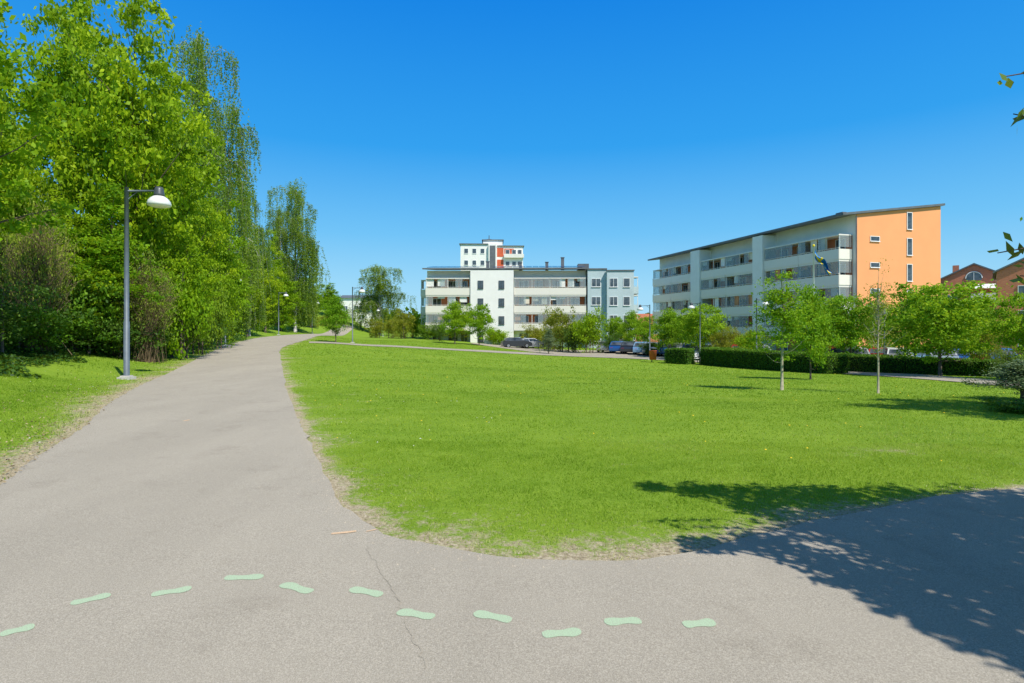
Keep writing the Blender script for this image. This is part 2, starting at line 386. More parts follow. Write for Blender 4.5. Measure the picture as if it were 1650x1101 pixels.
fi=(np.arange(m)*4)[:,None,None]+np.array([[0,1,3],[1,2,3],[2,0,3]])[None]
o=put('loose_gravel',np_mesh('loose_gravel',V.reshape(-1,3),fi.reshape(-1,3),M_stone)); tag(o,'loose grit and crumbs along the worn lawn edge','gravel',None,'stuff')
# ------------------------------------------------------------ foliage generators
def leaf_quads(c,L,r,up=.35,wr=.62):
    m=len(c); nrm=r.normal(0,1,(m,3)); nrm[:,2]+=up*2; nrm/=np.linalg.norm(nrm,axis=1)[:,None]
    t=r.normal(0,1,(m,3)); t-=nrm*(t*nrm).sum(1)[:,None]; t/=np.linalg.norm(t,axis=1)[:,None]; b=np.cross(nrm,t)
    L=(L*(.6+.8*r.random(m)))[:,None]*.5
    v=np.empty((m,4,3)); v[:,0]=c-t*L; v[:,1]=c+b*L*wr-t*L*.1; v[:,2]=c+t*L; v[:,3]=c-b*L*wr-t*L*.1
    return v.reshape(-1,3)
def quad_mesh(name,c,L,tint,material,r,up=.35,wr=.62):
    v=leaf_quads(c,L,r,up,wr); return np_mesh(name,v,np.arange(len(v)).reshape(-1,4),material,np.repeat(np.clip(tint,0,1),4))
def broadleaf(seed,H,R,th,ncl,per,leaf,sig,matl,bark=M_bark,tr=.16,prof='oval',limbs=16,tb=.0,multi=1,lumpy=.6):
    r=np.random.default_rng(seed); mb=MB(); cz=(H+th)/2; rz=(H-th)/2
    dirs=r.normal(0,1,(ncl,3)); dirs/=np.linalg.norm(dirs,axis=1)[:,None]
    az=np.arctan2(dirs[:,1],dirs[:,0]); lump=1+lumpy*2*(vnoise(az*1.9+5,dirs[:,2]*4+9,seed)-.55)
    rad=r.random(ncl)**.42*lump
    c=dirs*rad[:,None]
    f=np.ones(ncl)
    if prof=='ovate': f=np.interp(c[:,2],[-1,-.5,0,.5,1],[.8,1.15,1.0,.72,.4])
    if prof=='cone': f=np.interp(c[:,2],[-1,-.5,0,.5,1],[1.3,1.1,.8,.5,.2])
    C=np.c_[c[:,0]*R*f,c[:,1]*R*f,cz+c[:,2]*rz]; C[:,2]=np.maximum(C[:,2],th*.6+.1)
    tips=[]
    for k in range(multi):
        bx,by=(0,0) if multi==1 else (r.normal(0,R*.18),r.normal(0,R*.18))
        n_=8; pts=[];rr=[]
        for i in range(n_):
            t=i/(n_-1); pts.append((bx+(r.normal(0,.035)*R*t),by+(r.normal(0,.035)*R*t),t*H*.9)); rr.append(tr*(1-t)**.8*(1.25 if i==0 else 1)+.012)
        mb.tube(pts,rr,8); tips.append(pts)
    order=r.permutation(ncl)[:limbs]
    for i in order:
        e=Vector(C[i]); pts=tips[r.integers(0,multi)]
        z0=max(th*.75,min(e.z-.35*math.hypot(e.x,e.y)-.1*H*r.random(),H*.8)); t=z0/(H*.9)*(len(pts)-1); j=min(int(t),len(pts)-2)
        s=Vector(pts[j]).lerp(Vector(pts[j+1]),t-j); mid=s.lerp(e,.5)+Vector((0,0,-.06*H*r.random()))
        q=[s,s.lerp(mid,.5)+Vector(r.normal(0,.03*R,3)),mid,mid.lerp(e,.5)+Vector(r.normal(0,.03*R,3)),e]
        r0=max(.012,tr*.42*(1-z0/H))
        mb.tube(q,[r0,r0*.8,r0*.6,r0*.4,r0*.15],5,cap=False)
    trunk=mb.mesh('trunk',bark,True)
    npc=(per*(.4+1.2*r.random(ncl))).astype(int); idx=np.repeat(np.arange(ncl),npc); m=len(idx)
    off=r.normal(0,1,(m,3))*np.array([1,1,.5])*(sig*(.5+1.0*r.random(ncl)))[idx][:,None]
    pos=C[idx]+off; pos[:,2]=np.maximum(pos[:,2],.05)
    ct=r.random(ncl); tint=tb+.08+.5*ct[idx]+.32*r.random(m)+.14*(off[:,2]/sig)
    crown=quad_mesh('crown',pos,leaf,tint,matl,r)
    return dict(parts=[('trunk',trunk),('crown',crown)],H=H,R=R)
def birch(seed,H,R,boughs=34,leaf=.15,matl=M_birch):
    """arching boughs, each trailing a curtain of hanging twigs"""
    r=np.random.default_rng(seed); mb=MB(); n_=10; pts=[];rr=[]
    for i in range(n_):
        t=i/(n_-1); pts.append((r.normal(0,.15)*t,r.normal(0,.15)*t,t*H*.92)); rr.append(.2*(1-t)**.9+.015)
    mb.tube(pts,rr,8); P_=[];T_=[]
    for k in range(boughs):
        t0=.12+.74*((k+r.random())/boughs); z0=H*t0
        reach=np.interp(t0,[.1,.3,.6,.8,.9],[1.0,1.2,1.05,.8,.5])*R*(.35+.9*r.random()); a=k*2.4+r.normal(0,.4)
        rise=reach*(.45+.45*r.random())
        d_=Vector((math.cos(a),math.sin(a),0)); s=Vector((0,0,z0))
        B=[s+d_*reach*u+Vector((0,0,rise*math.sin(min(u*2.6,math.pi*.9)))) for u in (0,.2,.4,.6,.8,1.0)]
        w0=.06*(1-t0)+.02; mb.tube(B,[w0,w0*.8,w0*.6,w0*.45,w0*.3,.008],5,cap=False)
        ct=r.random(); st=int(12+18*reach/R)
        for q in range(st):
            u=.1+.9*r.random()**.6; j=min(int(u*5),4); o=B[j].lerp(B[j+1],u*5-j); o=np.array(o)+r.normal(0,1,3)*np.array([.22,.22,.12])
            L=(1.0+4.6*r.random()**1.3)*(.5+.6*reach/R); L=min(L,o[2]-.8); nl=int(L*17)+6
            uu=r.random(nl)**1.1; sw=r.normal(0,.12,2)
            p=np.c_[o[0]+sw[0]*uu*L+r.normal(0,.075,nl),o[1]+sw[1]*uu*L+r.normal(0,.075,nl),o[2]+.12-uu*L]
            P_.append(p); T_.append(.1+.4*ct+.4*r.random(nl))
            if q%3==0: mb.tube([o,(o[0]+sw[0]*L,o[1]+sw[1]*L,o[2]-L)],[.008,.004],3,cap=False)
    for q in range(60):
        o=np.array([0,0,H*.92])+r.normal(0,1,3)*np.array([.6,.6,.6]); L=.6+1.9*r.random(); nl=int(L*16); uu=r.random(nl)
        P_.append(np.c_[o[0]+r.normal(0,.08,nl),o[1]+r.normal(0,.08,nl),o[2]-uu*L]); T_.append(.3+.5*r.random(nl))
    p=np.vstack(P_); t=np.concatenate(T_)
    return dict(parts=[('trunk',mb.mesh('trunk',M_bbark,True)),('crown',quad_mesh('crown',p,leaf,t,matl,r,-.1,.62))],H=H,R=R)
def twiggy(seed,H,R,k=260,leaves=13000,lm=M_bronze,tw=M_twig):
    r=np.random.default_rng(seed); mb=MB(); ends=[]
    for i in range(k):
        a=r.random()*6.283; rr=R*r.random()**.6; h=H*(.45+.55*r.random())*(1-.35*(rr/R)**2)
        b=(r.normal(0,.25)*R,r.normal(0,.25)*R,0); e=(math.cos(a)*rr,math.sin(a)*rr,h)
        m1=((b[0]+e[0])/2*.8+r.normal(0,.15),(b[1]+e[1])/2*.8+r.normal(0,.15),h*.6); w=.012+.012*r.random()
        mb.tube([b,m1,e],[w,w*.7,.005],3,cap=False)
        for j in range(6):
            t=.2+.8*r.random(); s=[m1[x]*(1-t)+e[x]*t for x in range(3)]; q=[s[0]+r.normal(0,.4),s[1]+r.normal(0,.4),s[2]+.05+.4*r.random()]
            mb.tube([s,q],[.009,.005],3,cap=False); ends.append(q)
    E=np.array(ends); idx=r.integers(0,len(E),leaves); p=E[idx]+r.normal(0,.18,(leaves,3))
    return dict(parts=[('trunk',mb.mesh('trunk',tw)),('crown',quad_mesh('crown',p,.08,r.random(leaves),lm,r))],H=H,R=R)
K={}
K['maple']=[broadleaf(11,17,4.5,2.2,330,84,.27,.4,M_maple,prof='ovate',limbs=60,tr=.24,lumpy=.7),
            broadleaf(12,16,4.6,1.8,330,84,.27,.4,M_maple,prof='oval',limbs=60,tr=.22,lumpy=.7),
            broadleaf(13,15,4.2,1.6,320,84,.27,.4,M_maple,prof='ovate',limbs=60,tr=.2,tb=-.1,lumpy=.7)]
K['birch']=[birch(21,22,3.4,38),birch(22,20,3.2,32)]
K['round']=[broadleaf(31,5,2.2,1.0,150,88,.155,.25,M_round,prof='oval',limbs=26,tr=.07,lumpy=.3),
            broadleaf(32,5,2.1,.9,135,88,.155,.25,M_round,prof='ovate',limbs=26,tr=.07,lumpy=.3)]
K['young']=[broadleaf(41,4.2,.75,1.3,110,55,.075,.13,M_round,bark=M_pale,prof='ovate',limbs=40,tr=.032),
            broadleaf(43,4.2,.7,1.4,80,20,.055,.15,M_olive,bark=M_pale,prof='ovate',limbs=70,tr=.028)]
K['shrub']=[broadleaf(51,3,2.2,.1,150,62,.15,.27,M_shrub,prof='oval',limbs=20,tr=.05,multi=3),
            broadleaf(52,3,2.0,.1,140,62,.15,.27,M_maple,prof='oval',limbs=20,tr=.05,multi=3),
            broadleaf(53,3,2.0,.1,140,58,.12,.23,M_olive,prof='oval',limbs=20,tr=.05,multi=3),
            broadleaf(54,3,2.0,.1,140,58,.13,.3,M_dark,prof='oval',limbs=20,tr=.05,multi=3,lumpy=.9)]
K['brown']=[twiggy(61,4,2.3)]
K['cone']=[broadleaf(71,4,1.3,.2,160,55,.09,.16,M_pine,prof='cone',limbs=20,tr=.06)]
NM={'maple':('maple_tree','tree'),'birch':('birch_tree','tree'),'round':('park_tree','tree'),'young':('young_tree','tree'),'shrub':('shrub','bush'),'brown':('bare_shrub','bush'),'cone':('conifer_tree','tree')}
LB={'maple':'tall leafy maple with bright yellow-green spring foliage','birch':'tall weeping birch with thin hanging green twigs','round':'small round tree with fresh bright green leaves','young':'slender young tree with thin trunk on the lawn','shrub':'dense leafy green shrub beside the path','brown':'nearly leafless brown twiggy shrub below the trees','cone':'small grey-green conifer near the parked cars'}
GR={'maple':'trees lining the path','birch':'birches lining the path','round':'small trees by the houses','shrub':'shrubs around the park'}
cnt=[0]
def plant(kind,vi,px,d,top,hw,label=None,xy=None,dz=0):
    k=K[kind][vi]; x,y=at(px,d) if xy is None else xy; zb=tz(x,y)+dz; zt=EYE+(HY-top)/F*y; sz=max(.2,(zt-zb))/k['H']; sx=hw/F*y/k['R']
    cnt[0]+=1
    o=root(NM[kind][0],(x,y,zb-.03),cnt[0]*2.4,label or LB[kind],NM[kind][1],GR.get(kind),(sx,sx,sz))
    for nm,me in k['parts']: put(nm,me,o)
    return o
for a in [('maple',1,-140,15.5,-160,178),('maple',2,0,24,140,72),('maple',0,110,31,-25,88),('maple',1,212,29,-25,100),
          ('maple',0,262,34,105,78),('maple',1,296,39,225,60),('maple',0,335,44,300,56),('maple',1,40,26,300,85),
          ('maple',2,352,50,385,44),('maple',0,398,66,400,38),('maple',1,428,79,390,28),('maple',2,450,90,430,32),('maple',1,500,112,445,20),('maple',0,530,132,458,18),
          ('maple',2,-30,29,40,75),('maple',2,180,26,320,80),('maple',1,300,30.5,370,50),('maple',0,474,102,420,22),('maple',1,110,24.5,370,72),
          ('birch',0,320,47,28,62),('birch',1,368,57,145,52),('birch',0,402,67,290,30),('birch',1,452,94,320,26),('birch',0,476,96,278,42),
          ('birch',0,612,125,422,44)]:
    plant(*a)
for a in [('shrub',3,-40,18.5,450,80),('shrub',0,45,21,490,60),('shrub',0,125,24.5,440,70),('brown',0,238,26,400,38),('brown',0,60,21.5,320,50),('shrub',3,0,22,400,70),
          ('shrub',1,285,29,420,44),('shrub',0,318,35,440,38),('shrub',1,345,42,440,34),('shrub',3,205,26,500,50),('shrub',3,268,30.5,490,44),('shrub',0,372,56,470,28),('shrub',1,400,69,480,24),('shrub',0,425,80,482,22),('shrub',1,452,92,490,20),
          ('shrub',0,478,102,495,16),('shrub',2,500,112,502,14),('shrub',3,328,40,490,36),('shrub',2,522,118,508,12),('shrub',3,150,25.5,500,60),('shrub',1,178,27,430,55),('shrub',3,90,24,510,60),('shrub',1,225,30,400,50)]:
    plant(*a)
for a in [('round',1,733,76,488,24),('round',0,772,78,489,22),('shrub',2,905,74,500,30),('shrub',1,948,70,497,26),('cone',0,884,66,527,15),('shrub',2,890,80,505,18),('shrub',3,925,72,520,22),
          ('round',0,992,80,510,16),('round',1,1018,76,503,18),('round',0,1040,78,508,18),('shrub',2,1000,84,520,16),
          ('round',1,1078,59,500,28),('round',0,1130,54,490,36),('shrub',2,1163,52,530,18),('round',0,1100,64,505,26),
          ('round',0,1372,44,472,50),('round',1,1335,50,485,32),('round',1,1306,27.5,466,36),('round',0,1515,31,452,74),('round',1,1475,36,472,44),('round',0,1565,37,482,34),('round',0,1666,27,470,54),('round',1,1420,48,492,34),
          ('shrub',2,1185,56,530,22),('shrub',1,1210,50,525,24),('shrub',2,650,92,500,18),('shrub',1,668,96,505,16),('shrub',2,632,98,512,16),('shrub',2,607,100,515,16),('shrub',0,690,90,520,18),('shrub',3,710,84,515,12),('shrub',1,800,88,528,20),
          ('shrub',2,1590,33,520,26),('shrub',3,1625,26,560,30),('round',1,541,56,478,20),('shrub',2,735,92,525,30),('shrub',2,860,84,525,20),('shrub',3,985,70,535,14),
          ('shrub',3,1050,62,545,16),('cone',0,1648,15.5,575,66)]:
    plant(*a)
plant('young',0,1260,0,432,42,'slender young tree with fresh green leaves on the lawn',xy=G(1260,629))
plant('young',1,1415,0,438,30,'thin young tree with sparse opening leaves on the lawn',xy=G(1415,634))
plant('shrub',0,1640,12.5,640,45,'low spreading green plants under the conifer')
plant('round',0,0,0,60,190,'small leafy tree shading the lawn near the path',xy=(13.6,10.2))
r=np.random.default_rng(77); P_=[]
for a in np.linspace(-1.1,1.3,220):
    d=230+40*r.random(); h=7+5*r.random(); k=200
    q=r.normal(0,1,(k,3)); q/=np.linalg.norm(q,axis=1)[:,None]; P_.append(np.c_[a*d+q[:,0]*5,d+q[:,1]*4,np.abs(q[:,2])*h-1.5+tz(a*d,d)])
P_=np.vstack(P_); o=put('distant_wood',quad_mesh('distant_wood',P_,1.8,r.random(len(P_))*.6,M_shrub,r)); tag(o,'far-off wooded skyline behind the houses','trees',None,'stuff')
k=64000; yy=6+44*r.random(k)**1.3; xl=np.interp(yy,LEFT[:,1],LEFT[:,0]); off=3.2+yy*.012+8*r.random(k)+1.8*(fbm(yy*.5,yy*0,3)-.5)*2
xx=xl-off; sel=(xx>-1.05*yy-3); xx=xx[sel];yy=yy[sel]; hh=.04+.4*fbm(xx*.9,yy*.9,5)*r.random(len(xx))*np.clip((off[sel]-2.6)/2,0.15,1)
o=put('ground_cover',quad_mesh('ground_cover',np.c_[xx,yy,terr(xx,yy)+hh],.11,r.random(len(xx)),M_cover,r,1.0)); tag(o,'low dark green ground cover beneath the trees, colour deepened for tree shade','ground cover',None,'stuff')
k=2600; yy=5+22*r.random(k)**1.4; xl=np.interp(yy,LEFT[:,1],LEFT[:,0]); off=np.abs(r.normal(0,1,k))*(.4+1.2*fbm(yy*.7,yy*0,13)); xx=xl-off+.05
o=put('leaf_litter',quad_mesh('leaf_litter',np.c_[xx,yy,terr(xx,yy)+.03+.02*r.random(k)],.035,r.random(k),M_litter,r,1.6)); tag(o,'dry brown leaf litter along the grass verge','leaf litter',None,'stuff')
# ------------------------------------------------------------ hedges
def hedge(p0,p1,width,h,seed,label):
    r=np.random.default_rng(seed); p0=Vector((*p0,0));p1=Vector((*p1,0)); L=(p1-p0).length; ang=math.atan2(p1.y-p0.y,p1.x-p0.x)
    zb=min(tz(p0.x,p0.y),tz(p1.x,p1.y)); 
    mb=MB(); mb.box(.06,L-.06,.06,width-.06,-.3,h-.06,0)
    o=root('clipped_hedge',(p0.x,p0.y,zb),ang,label,'hedge','clipped hedges')
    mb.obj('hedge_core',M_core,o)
    A=[L*h*650,L*width*650,width*h*650]; pts=[]
    for (cntk,fn) in [(A[0],lambda u,v:np.c_[u*L,0*u,v*h]),(A[1],lambda u,v:np.c_[u*L,v*width,0*u+h]),(A[2],lambda u,v:np.c_[0*u,u*width,v*h]),(A[2],lambda u,v:np.c_[0*u+L,u*width,v*h])]:
        k=int(cntk); pts.append(fn(r.random(k),r.random(k)))
    q=np.vstack(pts)+r.normal(0,.04,(sum(map(len,pts)),3)); q[:,2]+=(fbm(q[:,0]*1.5,q[:,1],seed)-.5)*.2*(q[:,2]>h*.8)
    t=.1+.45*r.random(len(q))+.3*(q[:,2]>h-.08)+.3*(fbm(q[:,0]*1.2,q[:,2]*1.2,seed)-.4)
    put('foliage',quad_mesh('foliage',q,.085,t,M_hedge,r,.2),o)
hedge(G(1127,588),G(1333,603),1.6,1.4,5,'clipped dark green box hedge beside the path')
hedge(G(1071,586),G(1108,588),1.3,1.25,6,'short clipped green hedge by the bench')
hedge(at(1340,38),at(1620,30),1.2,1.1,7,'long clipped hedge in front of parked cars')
# ------------------------------------------------------------ street lamps
def lamp_parts(H,t=1.0):
    a=MB(); a.tube([(0,0,.0),(0,0,H*.3),(0,0,H*.3+.01),(0,0,H)],[.085*t,.085*t,.072*t,.065*t],12)
    arm=MB(); arm.tube([(0,0,H-.12),(1.02,0,H-.12)],[.035,.03],8); arm.tube([(0,0,H-.42),(.35,0,H-.14)],[.016,.016],6)
    cap=MB(); cap.lathe([(0,H+.02),(.1,H+.0),(.13,H-.08),(.15,H-.22),(.17,H-.3),(.0,H-.3)],1.05,0,20)
    sh=MB(); sh.lathe([(.165,H-.3),(.25,H-.36),(.32,H-.45),(.345,H-.55),(.33,H-.6),(.2,H-.64),(0,H-.65)],1.05,0,24)
    ba=MB(); ba.box(-.19,.19,-.19,.19,-.2,.09); ba.box(-.13,.13,-.13,.13,.091,.13)
    return [('pole',a.mesh('pole',M_metal,True)),('arm',arm.mesh('arm',M_metal,True)),('lamp_cap',cap.mesh('lamp_cap',M_cap,True)),('lamp_shade',sh.mesh('lamp_shade',M_opal,True)),('footing',ba.mesh('footing',M_conc))]
LP=lamp_parts(6.2); LP2=lamp_parts(6.2,.75)
def lamp(x,y,rot,s=1,label='grey street lamp with white bell shade beside the path',lp=LP2):
    o=root('street_lamp',(x,y,tz(x,y)),rot,label,'street lamp','street lamps in the park',(s,s,s))
    for nm,me in lp: put(nm,me,o)
x,y=G(204,612); lamp(x,y,0,1,'tall grey street lamp with concrete footing beside the path',LP)
for px,d,rt in [(363,46,0),(449,77,0),(503,101,0),(568,59,0),(617,118,3.1),(1047,55,2.9),(1128,50,2.2),(1219,44,.4),(1345,60,0)]:
    x,y=at(px,d); lamp(x,y,rt,.94 if px<1000 else .86)
# ------------------------------------------------------------ footprints
fp=[((0,1038),(56,1016)),((113,979),(179,966)),((243,966),(309,958)),((362,938),(424,936)),((504,961),(453,952)),((615,968),(566,956)),((701,1004),(640,994)),((824,1011),(765,999)),((874,1033),(936,1029)),((1034,1011),(973,1008)),((1102,1019),(1151,1012))]
sole=[(-.5,0),(-.47,.12),(-.38,.165),(-.25,.165),(-.1,.135),(.05,.14),(.2,.18),(.35,.19),(.46,.13),(.5,.02),(.46,-.11),(.36,-.17),(.22,-.185),(.05,-.15),(-.1,-.14),(-.25,-.155),(-.38,-.155),(-.47,-.1)]
for i,(a,b) in enumerate(fp):
    a=Vector((*G(*a),0)); b=Vector((*G(*b),0)); L=(b-a).length; c=(a+b)/2; ang=math.atan2(b.y-a.y,b.x-a.x); sg=1 if i%2 else -1
    vs=[(x*L,(y+.03*math.sin(x*6)*sg)*.225,0) for x,y in sole]
    me=bpy.data.meshes.new('painted_footprint'); P2=smooth_line([(q[0],q[1]) for q in vs]+[(vs[0][0],vs[0][1])],.01,.0012,i)[:-1]
    me.from_pydata([(q[0],q[1],0) for q in P2],[],[tuple(range(len(P2)))]); me.materials.append(M_foot); me.update()
    if me.polygons[0].normal.z<0: me.flip_normals()
    o=put('painted_footprint',me,None,(c.x,c.y,tz(c.x,c.y)+.0225),ang); tag(o,'pale green painted footprint on the asphalt path','footprint marking','painted footprints across the path')
for (a,b,wd) in [((534,868),(574,863),.04),((590,861),(608,859),.02),((295,681),(306,679),.06)]:
    a=Vector((*G(*a),0)); b=Vector((*G(*b),0)); L=(b-a).length; c=(a+b)/2
    mb=MB(); mb.add([(-L/2,-wd/2,0),(L*.1,-wd*.6,0),(L/2,-wd*.3,0),(L/2,wd*.5,0),(0,wd*.4,0),(-L/2,wd*.3,0)],[(0,1,2,3,4,5)])
    o=mb.obj('painted_mark',M_orange,None,(c.x,c.y,tz(c.x,c.y)+.024),math.atan2(b.y-a.y,b.x-a.x)); tag(o,'short orange paint dash on the asphalt','paint mark','orange paint marks')
ck=smooth_line([G(588,880),G(600,910),G(622,942),G(640,975),G(655,1010),G(672,1050),G(690,1092)],.03,.025,4)
mb=MB(); vs=[];fs=[]
for i,q in enumerate(ck):
    w_=.0015+.003*float(vnoise(np.array(i*.4),np.array(2.),3)); vs+=[(q[0]-w_,q[1],tz(*q)+.0222),(q[0]+w_,q[1],tz(*q)+.0222)]
    if i and vnoise(np.array(i*.15),np.array(5.),6)>.4: fs.append((2*i-2,2*i-1,2*i+1,2*i))
mb.add(vs,fs); o=mb.obj('path_crack',M_crack); tag(o,None,None,None,'structure')
# ------------------------------------------------------------ building bits
def window(parent,x,y,z,w,h,rot=0,fm=M_frame,mull=1):
    g=MB(); g.box(-w/2,w/2,-.03,.0,0,h); go_=g.obj('window',M_glass,parent,(x,y,z),rot)
    f=MB(); t=.07
    f.box(-w/2-t,-w/2,-.07,.0,-t,h+t); f.box(w/2,w/2+t,-.07,.0,-t,h+t); f.box(-w/2,w/2,-.07,.0,-t,0); f.box(-w/2,w/2,-.07,.0,h,h+t)
    for i in range(mull):
        c=-w/2+w*(i+1)/(mull+1); f.box(c-.03,c+.03,-.06,-.032,0,h)
    f.box(-w/2-.1,w/2+.1,-.13,-.071,-t-.03,-t+.02)
    f.obj('frame',fm,go_)
def balcony(parent,x,y,z,w,dep,hh,rot=0,glz=True,bays=3,seed=0,top=2.6,pm=None):
    r=random.Random(seed*7+3)
    s=MB(); s.box(0,w,-dep,0,-.2,0); 
    for i in range(bays+1):
        xx=w*i/bays; xx=min(max(xx,.06),w-.06); s.box(xx-.04,xx+.04,-dep+.08,-dep+.16,0.001,top)
    s.box(0,w,-dep,0,top,top+.14)
    b=s.obj('balcony',M_slab,parent,(x,y,z),rot)
    p=MB(); p.box(-.03,w+.03,-dep-.06,-dep-.012,-.12,.98); p.box(-.05,-.012,-dep-.01,-.02,-.12,.98); p.box(w+.012,w+.05,-dep-.01,-.02,-.12,.98)
    p.box(-.06,w+.06,-dep-.1,-dep+.0,1.08,1.13)
    for i in range(int(w/1.2)+1):
        xx=min(i*1.2,w-.04); p.box(xx,xx+.04,-dep-.07,-dep-.03,.981,1.079)
    p.obj('parapet',pm or M_para,b)
    if glz:
        n_=bays*3; g=MB()
        for i in range(n_):
            if r.random()<.6: g.box(w*i/n_+.02,w*(i+1)/n_-.02,-dep+.02,-dep+.035,1.16,top-.02)
        g.box(.0,.015,-dep+.06,-.03,1.2,top-.02); g.box(w-.015,w,-dep+.06,-.03,1.2,top-.02)
        g.obj('glazing',M_bglass,b)
    k=0; cu=MB()
    for i in range(bays*2):
        q=r.random()
        if q<.4: cu.box(w*i/(bays*2)+.1,w*(i+.7)/(bays*2),-dep+.25,-dep+.29,max(1.0,top-.3-1.2*r.random()),top-.02); k+=1
    if k: cu.obj('curtain',M_curt if r.random()<.5 else r.choice(CT),b)
A=root('apartment_building',(*at(685,90),-1.35),math.radians(-1.5),'white apartment building with glazed balconies and solar roof','building')
w=MB(); w.box(0,25.5,1.8,13,-1,12.3,0); w.obj('wall',M_white,A)
for x0,x1 in [(.2,7.1),(14.1,25.3)]:
    w=MB(); w.box(x0,x1,1.72,1.796,2.6,10.9,0); w.obj('recessed_wall',M_terra,A)
w=MB(); w.box(7.2,14,-.25,1.79,-1,12.2); w.obj('stair_tower',M_white,A)
rf=MB(); 
def slab(mb,x0,x1,y0,y1,z0,z1,t,mi=0):
    mb.add([(x0,y0,z0),(x1,y0,z0),(x1,y1,z1),(x0,y1,z1),(x0,y0,z0+t),(x1,y0,z0+t),(x1,y1,z1+t),(x0,y1,z1+t)],[(0,3,2,1),(4,5,6,7),(0,1,5,4),(1,2,6,5),(2,3,7,6),(3,0,4,7)],mi)
slab(rf,-.4,25.8,-.35,13.5,12.31,13.6,.22); ro=rf.obj('roof',M_roof,A)
for i in range(24):
    if i in (8,9,): continue
    x0=.2+i*1.05; sp=MB(); slab(sp,x0,x0+.95,.4,5.4,12.31+.22+.15,12.31+.22+.85,.05); sp.obj('solar_panel',M_solar,ro)
for cx,cy,hh in [(9.5,6,1.0),(15,7,.9),(22,5,1.5),(19.5,8,1.1)]:
    c=MB(); c.box(cx-.25,cx+.25,cy-.25,cy+.25,12.7,13.2+hh); c.box(cx-.32,cx+.32,cy-.32,cy+.32,13.2+hh+.001,13.3+hh); c.obj('chimney',M_roof,ro)
for k in range(1,4):
    balcony(A,.1,1.7,2.8*k,7.0,1.7,0,0,True,2,k,2.45); balcony(A,14.1,1.7,2.8*k,5.6,1.7,0,0,True,2,k+10,2.45); balcony(A,19.75,1.7,2.8*k,5.6,1.7,0,0,True,2,k+20,2.45)
    balcony(A,-1.3,5,2.8*k,1.25,1.6,0,0,True,1,k+50,2.45)
for k in range(0,4):
    for xx,ww in [(1.6,1.3),(4.2,1.5),(6,1.0),(15.6,1.4),(18,1.2),(21,1.5),(23.8,1.3)]: window(A,xx,1.715 if k else 1.795,2.8*k+(.9 if k==0 else .3),ww,1.3 if k==0 else 1.9,0,M_frame,1)
    window(A,8.8,-.255,2.8*k+.9,.75,1.15,0,M_darkf,1); window(A,12.1,-.255,2.8*k+.9,.75,1.15,0,M_darkf,1)
B=root('apartment_building',(*at(947,89),-1.35),math.radians(-3),'blue-grey clad apartment block with white framed windows','building')
w=MB(); w.box(0,2.9,0,12,-1,12.2); w.box(2.901,7.0,-.9,12,-1,11.9); w.obj('wall',M_blue,B)
rf=MB(); rf.box(-.1,3.0,-.15,12.2,12.201,12.4); rf.box(2.8,7.1,-1.05,-.151,11.901,12.05); rf.box(3.001,7.1,-.15,12.2,11.901,12.05); rr_=rf.obj('roof',M_roof,B)
c=MB(); c.box(-1.2,.6,5,8,12.401,13.7); c.obj('roof_hatch',M_roof,rr_)
for k in range(4):
    window(B,1.3,-.005,2.85*k+1.0,1.3,1.2,0,M_frame,1)
    window(B,3.9,-.905,2.85*k+.9,1.1,1.25,0,M_frame,1); window(B,5.9,-.905,2.85*k+.9,.9,1.25,0,M_frame,0)
    if k: balcony(B,7.05,2.2,2.85*k,.8,2.0,0,0,False,1,k,2.4,M_blue)
T=root('apartment_building',(*at(742,140),-1),math.radians(2),'tall stepped white tower block with small red panels','building')
w=MB(); w.box(0,6.9,0,14,-1,23.4); w.box(6.901,8.9,-.8,12,-1,23.4); w.box(8.901,15.4,.4,14,-1,23.0); w.box(5.5,10.4,3,10,23.402,24.9); w.obj('wall',M_white,T)
w=MB(); w.box(7.2,8.6,-.85,-.802,3,23.0); w.obj('dark_bay',M_roof,T)
for k in range(5,8):
    w=MB(); w.box(9.0,10.6,.34,.398,2.9*k+.1,2.9*k+2.3); w.obj('red_bay',M_red,T)
w=MB(); w.box(10.8,13.2,.34,.398,2.9*7+.1,2.9*7+2.1); w.obj('red_bay',M_red,T)
rf=MB(); rf.box(-.3,6.85,-.3,14.4,23.403,23.58); rf.box(9.0,15.7,.1,14.4,23.003,23.18); rf.box(5.2,10.7,2.7,10.3,24.902,25.05); rf.obj('roof',M_roof,T)
mb=MB(); mb.tube([(7,6,25.1),(7,6,26.6)],[.12,.1],8); mb.box(6.4,7.6,5.7,6.3,25.1,25.6); mb.obj('roof_vent',M_metal,T)
for k in range(5,8):
    for xx in (1.4,3.4,5.4): window(T,xx,-.005,2.9*k+.9,.9,1.1,0,M_frame,0)
    for xx in (11.6,13.2,14.6): window(T,xx,.335,2.9*k+.7,.9,1.1,0,M_frame,0)
    s=MB(); s.box(10.7,15.6,-.7,.25,2.9*k-.2,2.9*k+.7); s.obj('balcony',M_offw,T)
C1=at(1380,61.3)
O=root('apartment_building',(*C1,-1.45),math.atan2(.26,.965),'long apartment building with orange gable and glazed balconies','building')
w=MB()
w.add([(0,0.02,-1),(11.7,0.02,-1),(11.7,41.5,-1),(0,41.5,-1),(0,.02,15.4),(11.7,.02,16.9),(11.7,41.5,16.9),(0,41.5,15.4)],[(0,3,2,1),(4,5,6,7),(0,1,5,4),(1,2,6,5),(2,3,7,6),(3,0,4,7)])
w.obj('wall',M_offw,O)
w=MB(); w.prism([(-.02,-1),(11.72,-1),(11.72,16.88),(-.02,15.37)],-.05,.018); w.obj('gable_wall',M_orng,O)
for y0,y1 in [(12.2,14.2),(26.1,28.6)]:
    w=MB(); w.box(-2.05,-.002,y0+.05,y1-.05,-1,15.0); w.obj('stair_tower',M_white,O)
